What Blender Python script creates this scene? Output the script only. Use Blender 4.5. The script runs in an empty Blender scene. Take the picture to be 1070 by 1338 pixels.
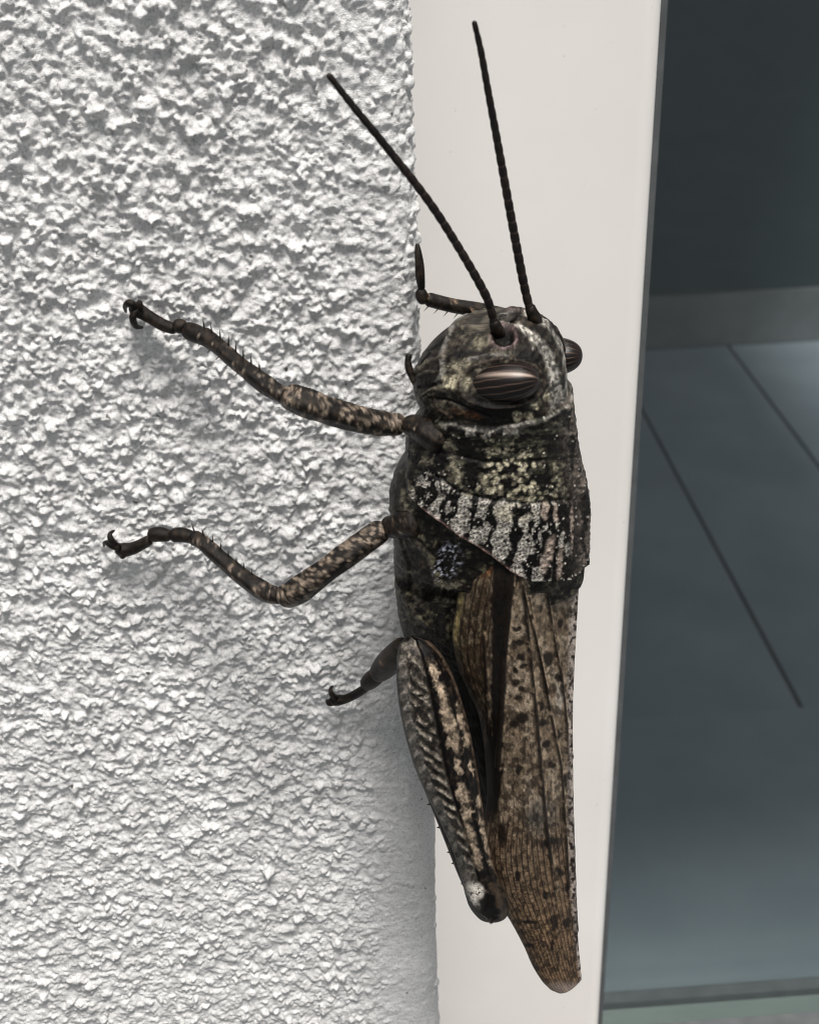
import bpy, math, random
import numpy as np
from mathutils import Matrix, Vector

# ------------------------------------------------------------------ camera, sky, sun, exposure
MM = 0.001
F = 1685.0                                   # focal length in photograph pixels (1070 x 1338)
TH, AZ, RO = math.radians(29.2), math.radians(2.8), 0.0335
cf = np.array([math.sin(AZ) * math.cos(TH), math.cos(AZ) * math.cos(TH), -math.sin(TH)])
cr0 = np.array([math.cos(AZ), -math.sin(AZ), 0.0])
cu0 = np.cross(cr0, cf)
_c = 1 / math.hypot(1, RO)
cr = _c * (cr0 - RO * cu0)
cu = _c * (RO * cr0 + cu0)
def ray(px, py): return cf + cr * (px - 535) / F + cu * (669 - py) / F
CAM = -104.0 * ray(559, 669)                 # millimetres; the wall's corner edge is x = 0, y = 0
def P(px, py, y):                            # pixel -> point (mm) on the plane y = const, parallel to the wall
    d = ray(px, py)
    return CAM + d * (y - CAM[1]) / d[1]
def PROJ(v):                                 # points (mm) -> photograph pixels
    q = v - CAM
    d = q @ cf
    return 535 + F * (q @ cr) / d, 669 - F * (q @ cu) / d

scene = bpy.context.scene
col = scene.collection
cam = bpy.data.cameras.new('camera')
cam.sensor_fit = 'VERTICAL'
cam.sensor_height = 24.0
cam.lens = 24.0 * F / 1338
cam.clip_start, cam.clip_end = 0.005, 3000
cam.dof.use_dof = True
cam.dof.focus_distance = 0.102
cam.dof.aperture_fstop = cam.lens / 0.50
cam_ob = bpy.data.objects.new('camera', cam)
col.objects.link(cam_ob)
cam_ob.matrix_world = Matrix(((cr[0], cu[0], -cf[0], CAM[0] * MM), (cr[1], cu[1], -cf[1], CAM[1] * MM),
                              (cr[2], cu[2], -cf[2], CAM[2] * MM), (0, 0, 0, 1)))
scene.camera = cam_ob

SUN_EL, SUN_AZ = 70.0, 12.0                   # elevation; azimuth from the wall's outward normal
world = bpy.data.worlds.new('World')
scene.world = world
world.use_nodes = True
wn = world.node_tree
bg = wn.nodes['Background']
sky = wn.nodes.new('ShaderNodeTexSky')
sky.sky_type = 'NISHITA'
sky.sun_disc = False
sky.sun_elevation = math.radians(SUN_EL)
el, az = math.radians(SUN_EL), math.radians(SUN_AZ)
to_sun = Vector((math.sin(az) * math.cos(el), -math.cos(az) * math.cos(el), math.sin(el)))
sky.sun_rotation = math.atan2(to_sun.x, to_sun.y)
sky.air_density, sky.dust_density, sky.ozone_density = 1.0, 2.5, 1.0
hsv = wn.nodes.new('ShaderNodeHueSaturation')  # milky, hazy sky: little blue left
hsv.inputs['Saturation'].default_value = 0.12
wn.links.new(sky.outputs[0], hsv.inputs['Color'])
wn.links.new(hsv.outputs[0], bg.inputs[0])
bg.inputs[1].default_value = 0.072
sl = bpy.data.lights.new('sun', 'SUN')
sl.energy = 5.0
sl.angle = math.radians(19)
sl.color = (1.0, 0.965, 0.92)
so = bpy.data.objects.new('sun', sl)
col.objects.link(so)
so.rotation_euler = to_sun.to_track_quat('Z', 'Y').to_euler()
vs = scene.view_settings
vs.view_transform, vs.look, vs.gamma, vs.use_curve_mapping = 'Standard', 'None', 1.0, False
vs.exposure = 0.06
scene.cycles.max_bounces = 8
scene.cycles.transparent_max_bounces = 12
scene.cycles.use_denoising = True
scene.cycles.filter_width = 1.0

# ------------------------------------------------------------------ helpers
def lin(h):                                  # sRGB 0-255 triple -> linear
    c = np.asarray(h, float) / 255
    return np.where(c <= 0.04045, c / 12.92, ((c + 0.055) / 1.055) ** 2.4)

def tag(o, label=None, cat=None, group=None, kind=None):
    for k, v in (('label', label), ('category', cat), ('group', group), ('kind', kind)):
        if v: o[k] = v
    return o

def link(name, me, parent=None):
    o = bpy.data.objects.new(name, me)
    col.objects.link(o)
    if parent is not None: o.parent = parent
    return o

def mesh_from(name, v, faces, mat, smooth=True, colr=None, extra=None):
    """v: (n,3) mm; faces: (m,4) or (m,3) arrays (list of arrays allowed)"""
    me = bpy.data.meshes.new(name)
    fl = faces if isinstance(faces, list) else [faces]
    idx = np.concatenate([f.ravel() for f in fl]).astype(np.int32)
    tot = np.concatenate([np.full(len(f), f.shape[1]) for f in fl]).astype(np.int32)
    st = np.concatenate([[0], np.cumsum(tot)[:-1]]).astype(np.int32)
    me.vertices.add(len(v)); me.loops.add(len(idx)); me.polygons.add(len(tot))
    me.vertices.foreach_set('co', (np.asarray(v) * MM).astype(np.float32).ravel())
    me.loops.foreach_set('vertex_index', idx)
    me.polygons.foreach_set('loop_start', st)
    me.polygons.foreach_set('loop_total', tot)
    me.polygons.foreach_set('use_smooth', np.full(len(tot), smooth))
    if colr is not None:
        a = me.color_attributes.new('Col', 'FLOAT_COLOR', 'POINT')
        c4 = np.ones((len(v), 4), np.float32); c4[:, :3] = colr
        a.data.foreach_set('color', c4.ravel())
    me.update(calc_edges=True)
    me.validate()
    if mat: me.materials.append(mat)
    return me

def grid_faces(n, m, wrap=False, off=0):
    i = np.arange(n - 1)[:, None]
    j = np.arange(m if wrap else m - 1)[None, :]
    j2 = (j + 1) % m
    f = np.stack([i * m + j, i * m + j2, (i + 1) * m + j2, (i + 1) * m + j], -1)
    return f.reshape(-1, 4) + off

def join(parts):
    """parts: list of (v, faces(list), col or None) -> merged"""
    V, Fs, Cs, o = [], [], [], 0
    for v, f, c in parts:
        V.append(v); Cs.append(c if c is not None else np.zeros((len(v), 3)))
        for q in (f if isinstance(f, list) else [f]): Fs.append(q + o)
        o += len(v)
    return np.concatenate(V), Fs, np.concatenate(Cs)

def box(x0, x1, y0, y1, z0, z1):
    v = np.array([(x, y, z) for x in (x0, x1) for y in (y0, y1) for z in (z0, z1)], float)
    f = np.array([(0, 1, 3, 2), (4, 6, 7, 5), (0, 4, 5, 1), (2, 3, 7, 6), (0, 2, 6, 4), (1, 5, 7, 3)])
    return v, f, None

# value noise on arrays
def _hash(ix, iy, s):
    h = (ix.astype(np.int64) * 374761393 + iy.astype(np.int64) * 668265263 + s * 1442695041) & 0xffffffff
    h = ((h ^ (h >> 13)) * 1274126177) & 0xffffffff
    h = ((h ^ (h >> 16)) * 2246822519) & 0xffffffff
    return ((h ^ (h >> 15)) & 0xffffff) / float(0xffffff)
def noise(x, y, s=0):
    ix, iy = np.floor(x), np.floor(y)
    fx, fy = x - ix, y - iy
    fx, fy = fx * fx * (3 - 2 * fx), fy * fy * (3 - 2 * fy)
    a, b = _hash(ix, iy, s), _hash(ix + 1, iy, s)
    c, d = _hash(ix, iy + 1, s), _hash(ix + 1, iy + 1, s)
    return (a * (1 - fx) + b * fx) * (1 - fy) + (c * (1 - fx) + d * fx) * fy
def fbm(x, y, s=0, o=4):
    t, a, w = 0, 0.5, 0
    for k in range(o):
        t = t + a * noise(x * 2 ** k + 17.3 * k, y * 2 ** k - 9.1 * k, s + k); w += a; a *= 0.5
    return t / w
def worley(x, y, s=0, jit=0.9):
    ix, iy = np.floor(x), np.floor(y)
    d1 = np.full(x.shape, 9.0); d2 = d1.copy(); cid = np.zeros(x.shape)
    for a in (-1, 0, 1):
        for b in (-1, 0, 1):
            cx = ix + a + 0.5 + jit * (_hash(ix + a, iy + b, s) - 0.5)
            cy = iy + b + 0.5 + jit * (_hash(ix + a, iy + b, s + 7) - 0.5)
            d = np.hypot(x - cx, y - cy)
            m = d < d1
            d2 = np.where(m, d1, np.minimum(d2, d))
            cid = np.where(m, _hash(ix + a, iy + b, s + 13), cid)
            d1 = np.where(m, d, d1)
    return d1, d2, cid
def sst(a, b, x):
    t = np.clip((x - a) / (b - a), 0, 1)
    return t * t * (3 - 2 * t)
def interp_pts(pts, t):                      # Catmull-Rom through an (n,k) array, t in 0..1 by chord length
    p = np.asarray(pts, float)
    s = np.concatenate([[0], np.cumsum(np.linalg.norm(np.diff(p[:, :3], axis=0), axis=1))]); s /= s[-1]
    t = np.asarray(t)
    k = np.clip(np.searchsorted(s, t, side='right') - 1, 0, len(p) - 2)
    u = ((t - s[k]) / (s[k + 1] - s[k]))[:, None]
    m = np.zeros_like(p)
    m[1:-1] = (p[2:] - p[:-2]) / (s[2:] - s[:-2])[:, None]
    m[0] = (p[1] - p[0]) / (s[1] - s[0]); m[-1] = (p[-1] - p[-2]) / (s[-1] - s[-2])
    h = (s[k + 1] - s[k])[:, None]
    return ((2 * u**3 - 3 * u**2 + 1) * p[k] + (u**3 - 2 * u**2 + u) * h * m[k]
            + (-2 * u**3 + 3 * u**2) * p[k + 1] + (u**3 - u**2) * h * m[k + 1])

# ------------------------------------------------------------------ materials
def new_mat(name):
    m = bpy.data.materials.new(name)
    m.use_nodes = True
    nt = m.node_tree
    return m, nt, nt.nodes['Principled BSDF']
def nd(nt, kind, **kw):
    n = nt.nodes.new(kind)
    for k, v in kw.items(): setattr(n, k, v)
    return n
def noise_node(nt, scale, detail=4, rough=0.55, coord='Object'):
    tc = nd(nt, 'ShaderNodeTexCoord')
    n = nd(nt, 'ShaderNodeTexNoise')
    n.inputs['Scale'].default_value = scale
    n.inputs['Detail'].default_value = detail
    n.inputs['Roughness'].default_value = rough
    nt.links.new(tc.outputs[coord], n.inputs['Vector'])
    return n
def ramp(nt, src, stops):
    r = nd(nt, 'ShaderNodeValToRGB')
    e = r.color_ramp.elements
    while len(e) < len(stops): e.new(0.5)
    for q, (p, c) in zip(e, stops):
        q.position = p; q.color = tuple(c) + (1,) if len(c) == 3 else c
    nt.links.new(src, r.inputs[0])
    return r
def bump(nt, bsdf, src, strength, dist):
    b = nd(nt, 'ShaderNodeBump')
    b.inputs['Strength'].default_value = strength
    b.inputs['Distance'].default_value = dist
    nt.links.new(src, b.inputs['Height'])
    nt.links.new(b.outputs[0], bsdf.inputs['Normal'])
    return b

def plaster_material():
    m, nt, b = new_mat('white_roughcast_plaster')
    n1 = noise_node(nt, 9000, 3, 0.6)
    n2 = noise_node(nt, 160, 5, 0.6)
    n3 = noise_node(nt, 1100, 2, 0.5)
    r = ramp(nt, n2.outputs[0], [(0.32, (0.66, 0.655, 0.65)), (0.68, (0.80, 0.795, 0.79))])
    # sparse dark specks of grit
    s = ramp(nt, n3.outputs[0], [(0.235, (0.25, 0.24, 0.23)), (0.275, (1, 1, 1))])
    n4 = noise_node(nt, 5200, 4, 0.7)
    g4 = ramp(nt, n4.outputs[0], [(0.33, (0.60, 0.595, 0.59)), (0.50, (1, 1, 1))])
    m4 = nd(nt, 'ShaderNodeMixRGB', blend_type='MULTIPLY'); m4.inputs[0].default_value = 1
    nt.links.new(r.outputs[0], m4.inputs[1]); nt.links.new(g4.outputs[0], m4.inputs[2]); r = m4
    mx = nd(nt, 'ShaderNodeMixRGB', blend_type='MULTIPLY'); mx.inputs[0].default_value = 1
    nt.links.new(r.outputs[0], mx.inputs[1]); nt.links.new(s.outputs[0], mx.inputs[2])
    nt.links.new(mx.outputs[0], b.inputs['Base Color'])
    b.inputs['Roughness'].default_value = 0.8
    b.inputs['Specular IOR Level'].default_value = 0.25
    bump(nt, b, n1.outputs[0], 0.8, 0.00016)
    return m
def simple_mat(name, c, rough, c2=None, scale=50, bumpd=0, spec=0.5):
    m, nt, b = new_mat(name)
    n = noise_node(nt, scale, 4)
    r = ramp(nt, n.outputs[0], [(0.3, c), (0.7, c2 or c)])
    nt.links.new(r.outputs[0], b.inputs['Base Color'])
    b.inputs['Roughness'].default_value = rough
    b.inputs['Specular IOR Level'].default_value = spec
    if bumpd: bump(nt, b, n.outputs[0], 0.5, bumpd)
    return m
def chitin(name, rough=0.45, fine=9000, coat=0.0, bumpd=0.00004, vary=0.35, spec=0.4):
    """insect cuticle: the piece's own pigment (attribute Col) broken up by fine noise"""
    m, nt, b = new_mat(name)
    at = nd(nt, 'ShaderNodeAttribute', attribute_name='Col')
    n = noise_node(nt, fine, 4, 0.65)
    r = ramp(nt, n.outputs[0], [(0.3, (1 - vary,) * 3), (0.7, (1 + vary,) * 3)])
    mx = nd(nt, 'ShaderNodeMixRGB', blend_type='MULTIPLY'); mx.inputs[0].default_value = 1
    nt.links.new(at.outputs['Color'], mx.inputs[1]); nt.links.new(r.outputs[0], mx.inputs[2])
    nt.links.new(mx.outputs[0], b.inputs['Base Color'])
    b.inputs['Roughness'].default_value = rough
    b.inputs['Specular IOR Level'].default_value = spec
    if coat:
        b.inputs['Coat Weight'].default_value = coat
        b.inputs['Coat Roughness'].default_value = 0.12
    if bumpd: bump(nt, b, n.outputs[0], 0.7, bumpd)
    return m
M_PLASTER = plaster_material()
M_PVC = simple_mat('white_window_plastic', (0.75, 0.715, 0.68), 0.42, (0.81, 0.785, 0.76), 28, 0.00002, 0.4)
_nt = M_PVC.node_tree; _b = _nt.nodes['Principled BSDF']
_n = noise_node(_nt, 1500, 3, 0.6); _r = ramp(_nt, _n.outputs[0], [(0.24, (0.62, 0.60, 0.57)), (0.31, (1, 1, 1))])
_m = nd(_nt, 'ShaderNodeMixRGB', blend_type='MULTIPLY'); _m.inputs[0].default_value = 0.6
_nt.links.new(_b.inputs['Base Color'].links[0].from_socket, _m.inputs[1]); _nt.links.new(_r.outputs[0], _m.inputs[2])
_nt.links.new(_m.outputs[0], _b.inputs['Base Color'])
M_RUBBER = simple_mat('dark_rubber_gasket', (0.06, 0.065, 0.068), 0.6, (0.09, 0.095, 0.10), 300)
M_TILE = simple_mat('slate_grey_floor_tile', (0.29, 0.345, 0.39), 0.5, (0.40, 0.455, 0.50), 3.0)
M_GROUT = simple_mat('dark_grout', (0.04, 0.042, 0.044), 0.9)
M_DARKWALL = simple_mat('charcoal_room_wall', (0.055, 0.085, 0.095), 0.8, (0.075, 0.11, 0.12), 2.0)
M_SKIRT = simple_mat('grey_stone_skirting', (0.20, 0.215, 0.22), 0.5, (0.27, 0.285, 0.29), 9)
M_CEIL = simple_mat('room_ceiling_paint', (0.8, 0.8, 0.8), 0.9)
M_GROUND = simple_mat('terrace_concrete', (0.09, 0.10, 0.105), 0.85, (0.13, 0.14, 0.145), 6, 0.001)
M_SILL = simple_mat('pale_grey_metal_sill', (0.12, 0.14, 0.13), 0.45, (0.16, 0.18, 0.17), 40)
def glass_material():
    m = bpy.data.materials.new('clear_window_glass'); m.use_nodes = True
    nt = m.node_tree; nt.nodes.clear()
    out = nd(nt, 'ShaderNodeOutputMaterial')
    ge = nd(nt, 'ShaderNodeNewGeometry')                          # Schlick reflectance, the same from both faces
    dp = nd(nt, 'ShaderNodeVectorMath', operation='DOT_PRODUCT')
    nt.links.new(ge.outputs['Normal'], dp.inputs[0]); nt.links.new(ge.outputs['Incoming'], dp.inputs[1])
    def math_node(op, a, b):
        q = nd(nt, 'ShaderNodeMath', operation=op)
        for i, w in enumerate((a, b)):
            if w is None: continue
            if isinstance(w, (int, float)): q.inputs[i].default_value = w
            else: nt.links.new(w, q.inputs[i])
        return q.outputs[0]
    c = math_node('SUBTRACT', 1.0, math_node('ABSOLUTE', dp.outputs['Value'], None))
    fr = math_node('ADD', math_node('MULTIPLY', math_node('POWER', c, 5.0), 0.96), 0.04)
    tr = nd(nt, 'ShaderNodeBsdfTransparent'); tr.inputs[0].default_value = (0.93, 0.96, 0.96, 1)
    gl = nd(nt, 'ShaderNodeBsdfGlossy'); gl.inputs['Roughness'].default_value = 0.02
    mx = nd(nt, 'ShaderNodeMixShader')
    nt.links.new(fr, mx.inputs[0]); nt.links.new(tr.outputs[0], mx.inputs[1])
    nt.links.new(gl.outputs[0], mx.inputs[2]); nt.links.new(mx.outputs[0], out.inputs[0])
    return m
M_GLASS = glass_material()

# ------------------------------------------------------------------ the plastered wall with its rounded corner
def plaster_tile():
    """periodic height tile (mm) of thrown plaster: crumbs and flakes over a lumpy coat"""
    rs = np.random.RandomState(5)
    res = 0.1
    nz, nx = 1700, 1150
    def field(lo, hi):
        w = np.fft.rfft2(rs.randn(nz, nx))
        k = np.hypot(np.fft.fftfreq(nz, res)[:, None], np.fft.rfftfreq(nx, res)[None, :])
        w *= np.exp(-(k * hi) ** 2) * (1 - np.exp(-(k * lo) ** 2))
        g = np.fft.irfft2(w, (nz, nx))
        return g / g.std()
    base = 0.07 * field(6.0, 1.6) + 0.045 * field(2.0, 0.55) + 0.016 * field(0.6, 0.2)
    wx, wz = field(3.0, 0.45) * 0.20, field(3.0, 0.45) * 0.20
    k = np.hypot(np.fft.fftfreq(nz, res)[:, None], np.fft.rfftfreq(nx, res)[None, :])
    def crumbs(n, r0, r1, hmul, warp, pw, soft, flat):
        h = np.zeros((nz, nx))
        cx, cz = rs.rand(n) * nx * res, rs.rand(n) * nz * res
        rad = r0 + r1 * rs.rand(n) ** 2.2
        asp = 0.80 + 0.45 * rs.rand(n)
        ang = rs.normal(0.12, 0.4, n)
        hh = rad * hmul * (0.6 + 0.6 * rs.rand(n))
        sx, sz = rs.normal(0, 0.2, n), rs.normal(-0.1, 0.2, n)
        for i in range(n):
            R = int(rad[i] * asp[i] * 1.5 / res) + 2
            a, b = int(cz[i] / res), int(cx[i] / res)
            zi = np.arange(a - R, a + R + 1); xi = np.arange(b - R, b + R + 1)
            zm, xm = (zi % nz)[:, None], (xi % nx)[None, :]
            dx = xi[None, :] * res - cx[i] + wx[zm, xm] * warp
            dz = zi[:, None] * res - cz[i] + wz[zm, xm] * warp
            c, s = math.cos(ang[i]), math.sin(ang[i])
            u, v = (dx * c + dz * s) / (rad[i] * asp[i]), (-dx * s + dz * c) / rad[i]
            d = u * u + v * v
            q = hh[i] * np.clip(1 - d ** flat, 0, 1) ** pw * (1 + sx[i] * u + sz[i] * v)
            h[zm, xm] = np.maximum(h[zm, xm], np.where(d < 1, q, 0))
        return np.fft.irfft2(np.fft.rfft2(h) * np.exp(-(k * soft) ** 2), (nz, nx))
    flakes = crumbs(17000, 0.15, 0.36, 0.78, 0.7, 0.7, 0.09, 2.0)
    beads = crumbs(8500, 0.15, 0.36, 0.95, 0.4, 0.6, 0.09, 1.6)
    grit = crumbs(30000, 0.10, 0.16, 1.15, 0.3, 0.7, 0.07, 1.6)
    return base + 0.8 * grit, flakes, beads, res
TB, TFL, TBD, TRES = plaster_tile()
def sample(T, s, z):
    nz, nx = T.shape
    fx, fz = (s / TRES) % nx, (z / TRES) % nz
    ix, iz = np.floor(fx).astype(int), np.floor(fz).astype(int)
    tx, tz = fx - ix, fz - iz
    ix %= nx; iz %= nz
    jx, jz = (ix + 1) % nx, (iz + 1) % nz
    return (T[iz, ix] * (1 - tx) + T[iz, jx] * tx) * (1 - tz) + (T[jz, ix] * (1 - tx) + T[jz, jx] * tx) * tz

def graded(lo, hi, step, far_lo, far_hi, g=1.25):
    core = list(np.arange(lo, hi + 1e-6, step))
    a, st = lo, step
    pre = []
    while a > far_lo: st *= g; a -= st; pre.append(max(a, far_lo))
    b, st, post = core[-1], step, []
    while b < far_hi: st *= g; b += st; post.append(min(b, far_hi))
    return np.array(pre[::-1] + core + post)
def build_wall():
    CR = 2.6                                                     # corner rounding radius
    LQ = CR * math.pi / 2
    s = graded(-52.0, LQ + 3.0, 0.105, -2200.0, LQ + 52.0)       # s<0 front face, 0..LQ round, beyond: reveal
    z = graded(-68.0, 46.0, 0.105, -1390.0, 1300.0)
    S, Z = np.meshgrid(s, z)
    # the corner sharpens upward a little and wanders
    wob = 0.22 * (fbm(Z / 9.0, Z * 0 + 3.1, 4, 3) - 0.5) * 2 + 0.10 * (noise(Z / 2.1, Z * 0, 9) - 0.5)
    a = np.clip(S / LQ, 0, 1) * math.pi / 2
    X = np.where(S < 0, S - CR, -CR + CR * np.sin(a))
    Y = np.where(S < 0, 0.0, CR - CR * np.cos(a)) + np.where(S > LQ, S - LQ, 0)
    NX, NY = np.sin(a), -np.cos(a)
    hb, hf, hd = (sample(T, S + 200, Z + 300) for T in (TB, TFL, TBD))
    up = sst(-55, 38, Z)                                         # coarser, deeper plaster higher up
    edge = 1 - 0.80 * sst(-7.0, -0.5, S) * (1 - 0.55 * up)       # troweled smoother along the corner
    edge = np.where(S > 0, np.maximum(edge, 0.20 + 0.25 * up), edge)
    fade = np.clip(1 - (np.abs(Z + 10) - 62) / 40, 0.0, 1) * np.clip(1 - (-52 - S) / 40, 0.0, 1)
    h = (hb * (1.05 + 0.45 * up) + np.maximum(hf * (0.36 + 0.48 * up), hd * 0.98)) * edge * fade
    h += 0.03 * (fbm(S / 0.5, Z / 0.5, 31, 2) - 0.5)
    # a few hard crumbs sitting right on the edge
    for px, py, r in ((541, 40, .42), (540, 76, .36), (541, 110, .52), (540, 175, .42), (541, 300, .25), (567, 1065, .3),
                      (571, 1180, .3), (575, 1215, .28), (573, 1290, .4), (543, 20, .3), (542, 235, .2)):
        c = P(px, py, 1.0)
        d = np.hypot((S - LQ * 0.75) / 1.3, Z - c[2]) / r
        h = np.maximum(h, np.where(d < 1, r * 0.75 * np.sqrt(np.clip(1 - d * d, 0, 1)) + 0.05, -9))
    h = h + wob * sst(-4, 0.5, S) * fade
    X, Y = X + NX * h - 0.30 * up * sst(-9, -1, S), Y + NY * h
    V = np.stack([X, Y, Z], -1).reshape(-1, 3)
    f = grid_faces(len(z), len(s))
    # square blocks behind and around the opening close the wall
    return V, f
wall = bpy.data.objects.new('plaster_wall', None); col.objects.link(wall)
wall.location = (0, 0, 0)
tag(wall, 'white roughcast plaster wall with a rounded outer corner beside the window', 'wall', kind='thing')
v, f = build_wall()
link('plaster_face', mesh_from('plaster_face', v, f, M_PLASTER), wall)
WX1, ZB, ZT = 1300.0, -200.0, 1300.0                             # opening: x 0..WX1, z ZB..ZT
link('wall_core', mesh_from('wall_core', *box(-2200, -3.2, 3.2, 300, -1395, 1300)[:2], M_PLASTER, False), wall)
link('wall_below_window', mesh_from('wall_below_window', *box(-3.0, 1900, 2.0, 57, -1395, ZB - 8)[:2], M_PLASTER, False), wall)
link('wall_above_window', mesh_from('wall_above_window', *box(-2200, 1900, 1.0, 300, 1301, 1700)[:2], M_PLASTER, False), wall)
link('wall_beyond_window', mesh_from('wall_beyond_window', *box(WX1, 1900, 2.0, 300, ZB - 7, 1300)[:2], M_PLASTER, False), wall)

# ------------------------------------------------------------------ window
win = bpy.data.objects.new('window', None); col.objects.link(win)
win.location = (0.0, 0.045, ZB * MM)
tag(win, 'white plastic framed window with dark glass set back beside the plaster corner', 'window', kind='thing')
def extrude_profile(name, prof, axis, a, b, mat, parent, off=(0, 0, 0)):
    """prof: closed list of 2D points; axis 'z' -> (x,y) profile, axis 'x' -> (y,z) profile; rounded already"""
    p = np.array(prof, float); n = len(p)
    def put(t):
        if axis == 'z': return np.column_stack([p[:, 0], p[:, 1], np.full(n, t)])
        return np.column_stack([np.full(n, t), p[:, 0], p[:, 1]])
    v = np.concatenate([put(a), put(b)])
    f = [np.array([(i, (i + 1) % n, n + (i + 1) % n, n + i) for i in range(n)])]
    me = mesh_from(name, v, f + [np.arange(n)[None, ::-1], (np.arange(n) + n)[None, :]], mat, False)
    o = link(name, me, parent)
    o.matrix_parent_inverse = parent.matrix_world.inverted() if False else Matrix.Translation(-parent.location)
    return o
def arc(cx, cy, r, a0, a1, n=7):
    return [(cx + r * math.cos(math.radians(a)), cy + r * math.sin(math.radians(a))) for a in np.linspace(a0, a1, n)]
FX = 26.8
jamb = [(-3.0, 95), (-3.0, 40.0)] + arc(FX - 2.2, 42.2, 2.2, -90, 0, 14) + [(FX, 48.0), (FX + 0.2, 48.3), (FX + 0.2, 95)]
extrude_profile('frame_jamb', jamb, 'z', ZB, ZT, M_PVC, win)
jamb2 = [(WX1 - x, y) for x, y in jamb][::-1]
extrude_profile('frame_jamb', jamb2, 'z', ZB, ZT, M_PVC, win)
RZ = -130.5                                                       # top line of the bottom rail
rail = [(58, RZ - 70), (58, RZ - 0.3), (47.5, RZ - 0.3)] + [(43.2, RZ - 0.2), (41.2, RZ - 0.9), (40.3, RZ - 2.4), (40.3, RZ - 70)]
extrude_profile('frame_rail', rail, 'x', FX + 0.25, WX1 - FX - 0.25, M_SILL, win)
extrude_profile('frame_rail', [(y, 2 * 585 - q) for y, q in rail][::-1], 'x', FX + 0.25, WX1 - FX - 0.25, M_PVC, win)
for nm, bx in (('gasket', (FX + 0.25, FX + 2.6, 49.5, 53.0, RZ, 1289)), ('gasket', (FX + 2.6, WX1 - FX - 0.3, 49.0, 53.0, RZ - 0.25, RZ + 0.5))):
    o = link(nm, mesh_from(nm, *box(*bx)[:2], M_RUBBER, False), win); o.matrix_parent_inverse = Matrix.Translation(-win.location)
o = link('gasket', mesh_from('gasket', *box(FX + 0.6, WX1 - FX - 0.6, 57.1, 59.5, RZ - 6, RZ + 1.3)[:2], M_RUBBER, False), win); o.matrix_parent_inverse = Matrix.Translation(-win.location)
o = link('pane', mesh_from('pane', *box(FX + 0.6, WX1 - FX - 0.6, 53.05, 57.0, RZ - 0.2, 1289)[:2], M_GLASS, False), win)
o.matrix_parent_inverse = Matrix.Translation(-win.location)
sill = link('window_sill', mesh_from('window_sill', *box(-1, WX1, 41, 57, ZB - 6.5, ZB - 4)[:2], M_SILL, False), win)
sill.matrix_parent_inverse = Matrix.Translation(-win.location)

# ------------------------------------------------------------------ room behind the glass, terrace outside
FZ = -1400.0
fl = link('floor', mesh_from('floor', *box(-2200, 1760, 62, 3412, FZ - 60, FZ - 4)[:2], M_GROUT, False))
tag(fl, kind='structure')
tw, tl, gap = 347.0, 1688.0, 9.0
tile_v, tile_f, _ = box(-tw / 2 + gap / 2, tw / 2 - gap / 2, -tl / 2 + 0.1, tl / 2 - 0.1, -3.9, 0)
tile_me = mesh_from('tile', tile_v, tile_f, M_TILE, False)
rs = random.Random(3)
for i in range(-7, 9):
    x = 770.5 - tw / 2 + (i - 1) * tw
    if x - tw / 2 < -2200 or x + tw / 2 > 1760: continue
    t = link('tile', tile_me, fl)
    t.location = (x * MM, (1705 + tl * 0.5) * MM, FZ * MM)
sv, sf, _ = box(-649.0, 649.0, -814.5, 814.5, -3.9, 0)            # broad slabs on the window side
slab_me = mesh_from('tile', sv, sf, M_TILE, False)
for x in (-600.0, 702.0):
    t = link('tile', slab_me, fl)
    t.location = (x * MM, 0.8904, FZ * MM)
bw = link('interior_wall', mesh_from('interior_wall', *box(-2200, 1760, 3413, 3500, FZ - 60, 1400)[:2], M_DARKWALL, False))
tag(bw, 'charcoal rear wall of the dim room behind the glass', 'wall', kind='thing')
link('skirting_board', mesh_from('skirting_board', *box(-2200, 1760, 3395, 3412.5, FZ + 1, FZ + 160)[:2], M_SKIRT, False), bw)
link('side_panel', mesh_from('side_panel', *box(-2300, -2200, 301, 3412, FZ - 60, 1400)[:2], M_DARKWALL, False), bw)
ce = link('ceiling', mesh_from('ceiling', *box(-2300, 1760, 301, 3500, 1401, 1500)[:2], M_CEIL, False))
tag(ce, kind='structure')
g = link('ground', mesh_from('ground', np.array([(-9e5, -9e5, FZ - 61), (9e5, -9e5, FZ - 61), (9e5, 9e5, FZ - 61), (-9e5, 9e5, FZ - 61)], float), np.array([(0, 1, 2, 3)]), M_GROUND, False))
tag(g, kind='structure')

# ------------------------------------------------------------------ the grasshopper
K_ = np.array([.0075, .006, .0055]); D_ = np.array([.020, .016, .013]); B_ = np.array([.060, .044, .032])
G_ = np.array([.150, .135, .108]); Y_ = np.array([.40, .37, .285]); W_ = np.array([.62, .59, .54]); O_ = np.array([.20, .085, .025])
PHI = math.radians(22)                                             # how far the back is turned out from the wall plane
YC = -7.0
DD = np.array([math.cos(PHI), -math.sin(PHI), 0]); LL = np.array([-math.sin(PHI), -math.cos(PHI), 0])
M_BODY = chitin('mottled_body_cuticle', 0.38, 12000, 0.0, 0.00010, 0.65, 0.15)
M_LEG = chitin('mottled_leg_cuticle', 0.36, 9000, 0.0, 0.00010, 0.6, 0.17)
M_FEMUR = chitin('hind_femur_cuticle', 0.45, 9000, 0.0, 0.00008, 0.6, 0.14)
M_WING = chitin('leathery_forewing', 0.55, 9000, 0.0, 0.00005, 0.5, 0.12)
M_EYE = chitin('striped_compound_eye', 0.36, 22000, 0.0, 0.000010, 0.35, 0.3)
M_HORN = chitin('dark_antenna_horn', 0.5, 8000, 0.0, 0.00003, 0.4, 0.22)

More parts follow.
